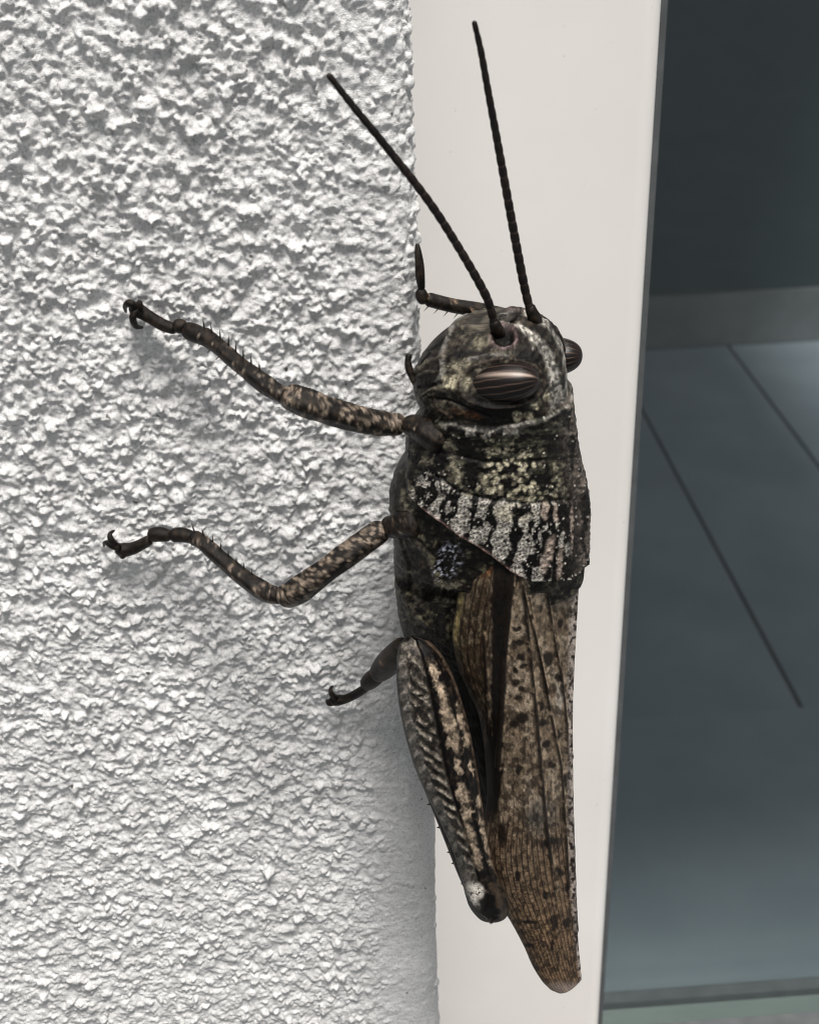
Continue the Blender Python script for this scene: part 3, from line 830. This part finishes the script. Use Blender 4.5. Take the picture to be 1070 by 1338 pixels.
mesh_part('tarsus', [tube([(270, 442, -3.6, 10), (254, 435, -2.8, 12.5), (240, 429, -2.2, 10.5)], 24, 14, 1, dark_paint(5)),
                     tube([(243, 431, -2.7, 8), (235, 426, -2.3, 10), (228, 428, -2.1, 8)], 20, 14, 1, dark_paint(6)),
                     tube([(232, 431, -2.0, 7.5), (212, 424, -1.6, 8), (192, 412, -1.4, 8.5), (178, 404, -1.3, 10), (169, 401, -1.2, 7)], 40, 14, 1, dark_paint(7))], M_LEG, lg)
mesh_part('claw', [tube([(178, 403, -1.6, 5), (170, 396, -1.8, 5.5), (164, 400, -1.4, 3.4), (165, 408, -.7, 1.6)], 22, 10, 1, dark_paint(8))], M_LEG, lg)
mesh_part('claw', [tube([(180, 404, -1.6, 5), (174, 414, -1.8, 5), (178, 426, -1.4, 4), (187, 428, -.7, 1.6)], 22, 10, 1, dark_paint(9))], M_LEG, lg)
mesh_part('claw', [tube([(184, 404, -1.8, 3), (183, 396, -2.0, 3.6), (180, 393, -1.9, 2.2)], 16, 10, 1, dark_paint(9))], M_LEG, lg)
# left middle leg
lg = limb('middle_leg')
mesh_part('coxa', [tube([(552, 682, -10.6, 20), (530, 685, -9.8, 19), (514, 688, -9.1, 16), (500, 693, -8.8, 13)], 50, 28, 1, leg_paint(13, .36, (.8, .8, .8), 7), rough_disp(13, .22))], M_LEG, lg)
mesh_part('femur', [tube([(506, 688, -8.8, 14), (485, 702, -9.2, 16), (455, 724, -9.8, 17), (425, 746, -10.0, 16.5), (402, 763, -9.9, 17.5), (384, 775, -9.6, 18), (366, 781, -9.0, 15)], 90, 26, 1, leg_paint(26, .60, (.72, .70, .70), 6), rough_disp(26))], M_LEG, lg)
path = [(376, 780, -9.2), (350, 775, -8.4), (320, 756, -7.0), (290, 731, -5.4), (265, 709, -4.0), (250, 700, -3.2)]
mesh_part('tibia', [tube([(a, b, y, r) for (a, b, y), r in zip(path, (10, 13, 11.5, 10.5, 10.5, 10.5))], 80, 20, 1, leg_paint(37, .46, (.62, .6, .62), 7), rough_disp(37))]
          + spines(path, np.linspace(.34, .97, 8), 1, .80, .07) + spines(path, np.linspace(.55, .97, 5), -1, .5, .06), M_LEG, lg)
mesh_part('tarsus', [tube([(256, 703, -3.4, 7.5), (238, 699, -2.8, 10), (222, 700, -2.5, 9)], 24, 14, 1, dark_paint(15)),
                     tube([(225, 701, -2.5, 7.5), (208, 698, -2.2, 10), (194, 700, -2.0, 9)], 24, 14, 1, dark_paint(16)),
                     tube([(198, 704, -1.8, 7), (186, 711, -1.6, 7.5), (172, 717, -1.4, 8.5), (160, 718, -1.3, 9.5), (152, 713, -1.2, 7)], 34, 14, 1, dark_paint(17))], M_LEG, lg)
mesh_part('claw', [tube([(158, 716, -1.6, 5.5), (147, 712, -1.8, 5.5), (138, 709, -1.3, 3), (136, 714, -.7, 1.4)], 22, 10, 1, dark_paint(18))], M_LEG, lg)
mesh_part('claw', [tube([(154, 715, -1.6, 5), (146, 706, -2.0, 4.5), (144, 698, -1.8, 3), (150, 693, -1.3, 1.4)], 22, 10, 1, dark_paint(19))], M_LEG, lg)
mesh_part('claw', [tube([(165, 719, -1.6, 4.5), (161, 727, -1.6, 3.5), (158, 727, -1.2, 2)], 16, 10, 1, dark_paint(19))], M_LEG, lg)
# right foreleg, gripping the corner from behind the head
lg = limb('foreleg')
mesh_part('femur', [tube([(650, 520, -2.5, 11), (660, 470, -1.0, 12), (655, 430, 1.0, 12), (648, 410, 2.0, 8)], 50, 18, 1, leg_paint(41, .5))], M_LEG, lg)
path = [(662, 414, 0.5), (625, 405, 0.2), (590, 399, -.1), (555, 390, -.3)]
mesh_part('tibia', [tube([(a, b, y, r) for (a, b, y), r in zip(path, (11, 10, 9.5, 9.5))], 70, 20, 1, leg_paint(45, .44, (.7, .6, .55)))]
          + spines(path, np.linspace(.35, .93, 6), -1, .55, .05), M_LEG, lg)
mesh_part('tarsus', [tube([(557, 396, -.3, 8), (551, 386, -.3, 8.5), (550, 376, -.3, 5.5)], 24, 14, 1, dark_paint(22)),
                     tube([(551, 379, -.3, 4.5), (549, 362, -.3, 6.3), (548, 345, -.2, 6), (546, 328, 0, 4.5), (545, 318, .2, 2.5)], 34, 14, 1, dark_paint(23))], M_LEG, lg)
# ---- hind leg: folded, the heavy thigh outside the wing
lg = limb('hind_leg')
fl_ = [(536, 831), (526, 842), (521, 865), (521, 900), (527, 940), (537, 980), (551, 1018), (568, 1052), (583, 1085), (595, 1115), (603, 1142), (606, 1160), (611, 1178), (622, 1193), (640, 1203)]
fr_ = [(539, 831), (556, 837), (575, 855), (592, 885), (606, 925), (616, 965), (624, 1010), (630, 1050), (636, 1090), (643, 1125), (652, 1150), (661, 1170), (664, 1186), (658, 1198), (643, 1203)]
FL = Loft(fl_, fr_, -13.6, [(831, .2), (840, 1.1), (870, 1.9), (920, 2.3), (1000, 2.1), (1080, 1.6), (1130, 1.35), (1165, 1.6), (1190, 1.2), (1203, .2)], 0.0, 2.2)
def femur_paint(px, py, th, z, base):
    xl, xr = np.interp(py, [p[1] for p in fl_], [p[0] for p in fl_]), np.interp(py, [p[1] for p in fr_], [p[0] for p in fr_])
    s_ = np.clip((px - xl) / np.maximum(xr - xl, 4), 0, 1)
    w = xr - xl
    f1 = fbm(px / 14, py / 14, 101); f2 = fbm(px / 5, py / 5, 111)
    per = 21.0 * np.clip(w / 75, .5, 1.1)
    mid = .50 - .10 * sst(860, 1100, py)
    ph = (py - 0.95 * (px - xl)) / 19.0 + .5 * (f1 - .5)
    k = ph - np.floor(ph)
    rib = np.exp(-((k - .5 + .35 * (f2 - .5)) / .21)**2) * sst(.22, .50, fbm(px / 9, py / 9, 141, 2))
    zone = sst(.13, .22, s_) * (1 - sst(mid - .03, mid + .05, s_)) * sst(838, 858, py) * (1 - sst(1120, 1150, py))
    ph2 = (py + 0.8 * (px - xl)) / 20.0; k2 = ph2 - np.floor(ph2); rib2 = np.exp(-((k2 - .5) / .22)**2)
    zone2 = sst(.02, .06, s_) * (1 - sst(.12, .19, s_)) * sst(845, 870, py) * (1 - sst(1080, 1120, py))
    kneez = sst(1140, 1158, py)
    d = .17 * rib * zone + .12 * rib2 * zone2 + .04 * (f2 - .5) + .03 * (f1 - .5)
    d = d - .14 * np.exp(-((s_ - mid - .05) / .025)**2) * (1 - kneez) + .16 * np.exp(-((s_ - .015) / .03)**2) * (1 - kneez) + .10 * np.exp(-((s_ - .80) / .03)**2) * (1 - kneez)
    c = mix(np.broadcast_to(np.array([.155, .14, .122]), px.shape + (3,)), D_ * 1.4, (1 - rib) * zone * .8)
    c = mix(c, np.array([.33, .295, .25]), rib * zone * (.5 + .5 * sst(.4, .6, f1)))
    c = mix(c, np.array([.34, .31, .28]), rib2 * zone2 * .8)
    c = mix(c, np.array([.12, .11, .10]), (1 - rib2) * zone2 * .7)
    right_ = sst(mid - .02, mid + .04, s_)
    rc = mix(np.broadcast_to(K_ * 1.4, px.shape + (3,)), B_, sst(.55, .65, f2) * .6)
    pal = np.array([.38, .31, .24])
    wxx = px + 11 * (fbm(px / 5, py / 5, 121) - .5); wyy = py + 11 * (fbm(px / 5, py / 5, 131) - .5)
    for cx, cy, rx, ry, an in ((567, 878, 5, 13, -18), (577, 905, 6, 18, -22), (586, 943, 8, 26, -20), (593, 972, 7, 14, -20), (598, 1002, 4, 12, -15), (605, 1040, 7, 20, -15),
                               (610, 1062, 7, 11, -15), (614, 1092, 6, 18, -15), (622, 1120, 6, 16, -15), (603, 943, 5, 10, -15), (609, 966, 5, 12, -12), (600, 925, 4, 8, -20), (616, 1004, 3, 12, -10), (626, 1048, 4, 8, 0), (632, 1090, 4, 26, -12), (641, 1126, 4, 9, -12)):
        rc = mix(rc, pal * (.75 + .5 * noise(px / 9, py / 9, int(cy))[..., None]), blob(wxx, wyy, cx, cy, rx, ry, an) * .95)
    c = c * (1 - right_[..., None]) + rc * right_[..., None]
    c = mix(c, np.array([.16, .12, .09]), np.exp(-((s_ - .985) / .022)**2) * .8 * (1 - kneez))
    c = mix(c, K_, np.exp(-((s_ - .0) / .028)**2) * .9)
    c = c * (0.4 + 1.2 * fbm(px / 3, py / 3, 151, 2))[..., None]; c = mix(c, K_, sst(.54, .61, fbm(px / 6, py / 6, 161, 3)) * .6)
    kc = mix(np.broadcast_to(D_ * .9, px.shape + (3,)), B_ * 1.3, sst(.5, .6, f2) * .7)
    kc = kc * (.5 + f2)[..., None]; kc = mix(kc, W_ * .9, blob(wxx, wyy, 622, 1166, 9, 17, -28, .5) * sst(.18, .34, f2)); kc = mix(kc, K_ * .8, blob(wxx, wyy, 638, 1183, 12, 18, -15) * .95)
    kc = mix(kc, B_ * 1.4, blob(wxx, wyy, 650, 1170, 5, 16, -15) * .6)
    c = c * (1 - kneez[..., None]) + kc * kneez[..., None]
    d = d + .16 * kneez * np.exp(-((s_ - .25) / .16)**2) + .12 * kneez * np.exp(-((s_ - .75) / .13)**2)
    return d, np.clip(c, .003, .9)
z0, z1 = FL.lz[-1] - .02, FL.lz[0] + .02
fz = z0 + (z1 - z0) * (.5 - .5 * np.cos(np.linspace(0, math.pi, 330))) * .35 + (z1 - z0) * np.linspace(0, 1, 330) * .65
ft = np.concatenate([np.linspace(0, math.pi, 130, endpoint=False), np.linspace(math.pi, 2 * math.pi, 40, endpoint=False)])
q = build_loft(FL, fz, ft, femur_paint)
part('femur', mesh_from('femur', q[0], q[1], M_FEMUR, True, pigment(q[2])), lg)
path = [(634, 1190, -12.0), (612, 1150, -10.9), (585, 1085, -10.2), (556, 1010, -9.4), (536, 930, -8.2), (526, 865, -7.0)]
mesh_part('tibia', [tube([(a, b, y, r) for (a, b, y), r in zip(path, (12, 10, 9, 9, 9, 10))], 110, 16, 1, leg_paint(51, .4, (.7, .6, .55)))]
          + spines(path, [.12, .21, .26, .37, .47, .62], -1, .30, .10) + spines(path, np.linspace(.15, .95, 10), 1, .5, .08), M_LEG, lg)
mesh_part('tarsus', [tube([(530, 842, -7.0, 14), (515, 858, -5.8, 17), (502, 872, -4.6, 16), (490, 884, -4.0, 11)], 30, 14, 1, leg_paint(55, .4, (.6, .45, .42))),
                     tube([(500, 877, -4.2, 9), (487, 887, -3.4, 12), (476, 896, -2.8, 9)], 24, 14, 1, dark_paint(25)),
                     tube([(485, 893, -3.0, 5.5), (470, 904, -2.4, 6), (452, 913, -1.9, 6), (438, 915, -1.6, 7.5), (430, 914, -1.5, 5)], 34, 14, 1, dark_paint(26))], M_LEG, lg)
mesh_part('claw', [tube([(442, 914, -1.7, 4.5), (434, 908, -2.0, 3.8), (432, 901, -1.8, 2.6), (435, 896, -1.4, 1.4)], 20, 10, 1, dark_paint(27))], M_LEG, lg)
mesh_part('claw', [tube([(438, 916, -1.6, 4.5), (431, 918, -1.5, 5), (427, 915, -1.0, 2)], 20, 10, 1, dark_paint(28))], M_LEG, lg)

# ---- antennae: jointed rods from a short scape
def antenna(pts, base, seed):
    n_seg = 26
    def dsp(T, Kk):
        a = T * n_seg; k = a - np.floor(a)
        return .16 * np.sin(np.pi * k)**.6 - .10
    def pt(T, Kk, px, py):
        a = T * n_seg; k = a - np.floor(a)
        c = mix(np.broadcast_to(np.array([.016, .012, .012]), T.shape + (3,)), np.array([.10, .075, .07]), np.exp(-((k - .04) / .09)**2) * (1 - sst(.45, .8, T)) * .8)
        return mix(c, B_ * .8, sst(.5, .7, noise(T * 60, Kk * 2, seed)) * .5)
    a = mesh_part('antenna', [tube([(a_, b_, y_, r_ * .9) for a_, b_, y_, r_ in pts], 420, 16, 1, pt, dsp)], M_HORN, hopper)
    mesh_part('scape', [tube(base, 26, 18, 1, dark_paint(seed))], M_HORN, a)
s1, _ = surf(650, 436); s2, _ = surf(697, 416)
y1, y2 = s1[1], s2[1]
antenna([(647, 428, y1 - .35, 6.5), (642, 408, y1 - .6, 6.0), (634, 385, y1 - .9, 6.3), (600, 325, y1 - 1.4, 6.0), (560, 263, y1 - 2.0, 6.0), (500, 186, y1 - 2.6, 5.6), (460, 137, y1 - 3, 5.2), (428, 96, y1 - 3.2, 4.4)],
        [(655, 443, y1 + .5, 8), (651, 435, y1, 9), (647, 425, y1 - .4, 8), (645, 417, y1 - .5, 6.5)], 61)
antenna([(694, 410, y2 - .1, 6.5), (688, 388, y2 - .2, 6.2), (681, 355, y2 - .4, 6.4), (666, 275, y2 - .8, 6.2), (651, 192, y2 - 1.2, 5.8), (637, 116, y2 - 1.6, 5.2), (628, 66, y2 - 1.8, 4.8), (619, 27, y2 - 2.0, 3.8)],
        [(701, 424, y2 + .8, 8.5), (698, 415, y2 + .1, 9), (694, 406, y2 - .1, 7.5), (692, 398, y2 - .2, 6.5)], 62)
# ---- mouthparts
mesh_part('palp', [tube([(560, 516, -7.5, 6), (552, 511, -7.8, 6), (543, 500, -7.8, 4.6), (536, 487, -7.6, 4.8), (533, 472, -7.4, 4.5), (535, 462, -7.2, 3.8)], 50, 12, 1, dark_paint(71),
                        lambda T, Kk: .18 * np.abs(np.sin(T * math.pi * 3.5)) - .1)], M_HORN, hopper)
mesh_part('palp', [tube([(560, 500, -4.5, 5), (550, 488, -4.2, 5), (545, 476, -4.0, 4)], 30, 12, 1, dark_paint(72))], M_HORN, hopper)

# ---- forewings
COST = [(640, 668), (624, 690), (616, 716), (606, 752), (596, 800), (592, 835), (597, 868), (611, 905), (627, 942), (634, 985), (638, 1050), (632, 1110), (640, 1160), (660, 1202), (676, 1230), (689, 1256), (699, 1279), (709, 1296), (719, 1307), (730, 1312)]
RIDG = [(746, 640), (754, 690), (756, 720), (756, 760), (753, 820), (749, 900), (748, 1000), (749, 1080), (751, 1150), (754, 1220), (758, 1265), (760, 1290), (758, 1300), (752, 1306)]
def wing_grid(nz=440, ns=150):
    yl, yr = -12.4, -9.9
    lz, lx = curve_xz(COST, yl); rz, rx = curve_xz(RIDG, yr)
    zt, zb = min(lz[-1], rz[-1]) - .02, max(lz[0], rz[0]) + .02
    z = zt + (zb - zt) * (np.linspace(0, 1, nz)**1.0)
    tail = sst(0, 1, (zt - z) / (zt - zb))
    s = np.linspace(0, 1, ns)
    S, Z = np.meshgrid(s, z)
    TL = (zt - Z) / (zt - zb)
    xl, xr = pchip(lz, lx, Z), pchip(rz, rx, Z)
    ylc = -12.6 + 1.4 * TL; yrc = -9.9 + 0.0 * TL
    bul = 1.75 * (1 - TL)**.7 + .5
    X = xl + (xr - xl) * S
    wv = np.sin(math.pi * np.clip(S, 0, 1)**.8)
    Y = ylc + (yrc - ylc) * S**1.6 - bul * wv * np.minimum(1, (xr - xl) / 5)
    Y = Y + 1.2 * np.exp(-S / .05) * .35 + 1.6 * (1 - sst(.0, .11, TL)) * (1 - .75 * S)
    return np.stack([X, Y, Z], -1), S, TL
VEINS = [([(668, 745), (664, 800), (658, 860), (655, 930), (650, 1000)], 3.5), ([(682, 765), (686, 800), (692, 860), (700, 940), (706, 1010), (713, 1080), (724, 1160)], 3.0),
         ([(690, 780), (700, 840), (712, 900), (722, 950), (732, 1000), (738, 1090), (742, 1160)], 2.2), ([(712, 762), (722, 830), (732, 880), (739, 940), (743, 1000)], 2.0),
         ([(632, 830), (636, 900), (638, 960)], 2.2), ([(742, 1000), (748, 1120), (752, 1220)], 1.8), ([(683, 772), (690, 800), (702, 850), (714, 905)], 1.4)]
def wing_paint(px, py, S, TL):
    f1 = fbm(px / 15, py / 15, 201); f2 = fbm(px / 5, py / 7, 211); f3 = fbm(px / 40, py / 40, 221)
    wx = px + 6 * (fbm(px / 8, py / 8, 231) - .5); wy = py + 6 * (fbm(px / 8, py / 8, 241) - .5)
    c = mix(np.broadcast_to(np.array([.215, .172, .128]), px.shape + (3,)), np.array([.33, .275, .215]), sst(.42, .62, f1))
    c = mix(c, np.array([.10, .075, .052]), sst(.52, .66, f2) * .55)
    low = sst(1020, 1130, py)
    c = mix(c, np.array([.185, .135, .092]), low * .85)
    c = mix(c, np.array([.20, .138, .088]), sst(1140, 1240, py) * .75)
    # front (costal) field: warm brown, fading from an orange root
    cf_ = 1 - sst(-8, 4, px - np.interp(py, [700, 760, 830, 900, 980, 1060, 1120], [652, 646, 644, 642, 640, 632, 630]))
    cc = mix(np.broadcast_to(np.array([.085, .062, .042]), px.shape + (3,)), np.array([.19, .155, .11]), sst(.5, .62, fbm(px / 4, py / 9, 251)) * .8)
    cc = mix(cc, O_, blob(wx, wy, 632, 728, 18, 22, 0, .5) * .8)
    cc = mix(cc, np.array([.30, .25, .13]), (1 - sst(3, 9, px - np.interp(py, [p[1] for p in COST], [p[0] for p in COST]))) * (1 - sst(830, 875, py)) * .95)
    c = c * (1 - cf_[..., None]) + cc * cf_[..., None]
    # the black radial streak: dark pigment plus the fold's shade, painted in
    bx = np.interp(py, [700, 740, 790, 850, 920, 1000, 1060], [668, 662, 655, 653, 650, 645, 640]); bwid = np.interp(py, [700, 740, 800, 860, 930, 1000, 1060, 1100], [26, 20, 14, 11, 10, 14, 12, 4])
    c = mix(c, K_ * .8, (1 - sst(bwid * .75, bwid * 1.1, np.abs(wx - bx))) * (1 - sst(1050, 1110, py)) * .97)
    # cells: cross veins
    vx = S * 21 * (1.0 - .25 * TL) + .5 * (f3 - .5) + .25 * (f1 - .5); kx = np.abs(vx - np.round(vx))
    vy = (py + .35 * px) / (6.0 + 2.5 * noise(np.floor(vx) * 3.1, py / 60, 9)) + 3.7 * noise(np.floor(vx) * 7.7, py * 0, 3) + .5 * (f2 - .5); ky = np.abs(vy - np.round(vy))
    net = np.maximum(1 - sst(.06, .17, kx), (1 - sst(.08, .22, ky)) * (.25 + .6 * f1))
    nz_ = np.clip(low * 1.0 + cf_ * .8 + .3, 0, 1)
    c = mix(c, np.array([.030, .020, .014]), net * nz_ * .85)
    d = .035 * net * (.3 + .7 * np.clip(low + cf_, 0, 1)) + .03 * (f1 - .5) + .02 * (f2 - .5)
    # spots
    for cx, cy, rx, ry in ((676, 822, 8, 4), (678, 840, 9, 5), (680, 858, 7, 6), (674, 876, 5, 5), (684, 870, 6, 4), (674, 892, 6, 5), (681, 900, 6, 4), (676, 912, 7, 4), (683, 938, 12, 9), (672, 946, 9, 6),
                           (706, 922, 8, 7), (708, 945, 8, 7), (714, 972, 7, 6), (678, 1005, 6, 8), (716, 862, 8, 12), (728, 885, 5, 8), (733, 815, 4, 7), (727, 960, 6, 8), (722, 1000, 6, 5),
                           (718, 1100, 13, 11), (740, 1020, 6, 12), (730, 1140, 8, 7), (743, 1160, 5, 8), (712, 1170, 5, 7), (676, 1145, 4, 8), (692, 1205, 14, 4), (725, 1205, 6, 14), (740, 1205, 7, 8), (720, 1235, 3, 10), (690, 1235, 8, 3), (655, 1090, 8, 20), (700, 1070, 14, 8)):
        c = mix(c, np.array([.022, .016, .012]), blob(wx, wy, cx, cy, rx * .78, ry * .8, 0, .3) * .95)
    c = mix(c, np.array([.34, .29, .23]), blob(wx, wy, 683, 795, 4, 13, 4) * .9); c = mix(c, np.array([.36, .33, .29]), blob(wx, wy, 730, 915, 4, 20, 0) * .8)
    c = mix(c, np.array([.14, .13, .115]), blob(wx, wy, 706, 1065, 20, 24, 20, .4) * .6)
    for pts, w in VEINS:
        m = line(px, py, pts, w * .8); c = mix(c, np.array([.024, .017, .013]), m * .95 * sst(.22, .38, f1))
        e = np.exp(-((pdist(px, py, pts) - w * 1.6) / 1.6)**2); c = mix(c, np.array([.34, .27, .20]), e * .75 * (px > np.interp(py, [q_[1] for q_ in pts], [q_[0] for q_ in pts])) * sst(.38, .55, f2))
        d = d + .13 * m
    # back strip near the ridge: pale with slanting dashes
    bs = sst(.90, .965, S)
    c = mix(c, np.array([.38, .34, .31]), bs * .85)
    dash = sst(.56, .64, fbm(px / 3.2 + py / 9, py / 4.2 - px / 14, 261, 2))
    c = mix(c, np.array([.035, .026, .024]), (bs * .95 + sst(.80, .9, S) * .5 * (1 - bs)) * dash)
    rimm = np.maximum(1 - sst(.0, .022, S), 0) * sst(1120, 1180, py)
    c = mix(c, np.array([.06, .045, .045]), rimm * .8)
    c = c * (0.45 + 1.1 * fbm(px / 3, py / 4, 271, 2))[..., None]
    c = mix(c, np.array([.02, .014, .011]), sst(.55, .61, fbm(px / 4.5, py / 7, 281, 3)) * .6)
    tip = sst(1278, 1290, py); c = mix(c, np.array([.30, .26, .24]), tip * .6)
    return d, np.clip(c, .003, .9)
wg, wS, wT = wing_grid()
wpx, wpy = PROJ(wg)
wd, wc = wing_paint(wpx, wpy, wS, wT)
wn_ = normals(wg, False)
if wn_[..., 1].mean() > 0: wn_ = -wn_
top = wg + wn_ * wd[..., None]
def shell(top, nrm, thick, cc):
    nz, ns = top.shape[:2]
    bot = top - nrm * thick
    v = np.concatenate([top.reshape(-1, 3), bot.reshape(-1, 3)])
    n0 = nz * ns
    f = [grid_faces(nz, ns), grid_faces(nz, ns, off=n0)[:, ::-1]]
    idx = np.arange(n0).reshape(nz, ns)
    for e in (idx[0], idx[-1], idx[:, 0], idx[:, -1]):
        f.append(np.stack([e[:-1], e[1:], e[1:] + n0, e[:-1] + n0], -1))
    c2 = np.concatenate([cc.reshape(-1, 3), cc.reshape(-1, 3)])
    return v, f, c2
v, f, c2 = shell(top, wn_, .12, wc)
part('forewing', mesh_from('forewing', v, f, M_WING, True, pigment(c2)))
# right wing: mirrored about the ridge line
rid = top[:, -1:, :]
rel = top - rid
rt = top - 2 * (rel @ LL)[..., None] * LL - LL * .05
rn = wn_ - 2 * (wn_ @ LL)[..., None] * LL
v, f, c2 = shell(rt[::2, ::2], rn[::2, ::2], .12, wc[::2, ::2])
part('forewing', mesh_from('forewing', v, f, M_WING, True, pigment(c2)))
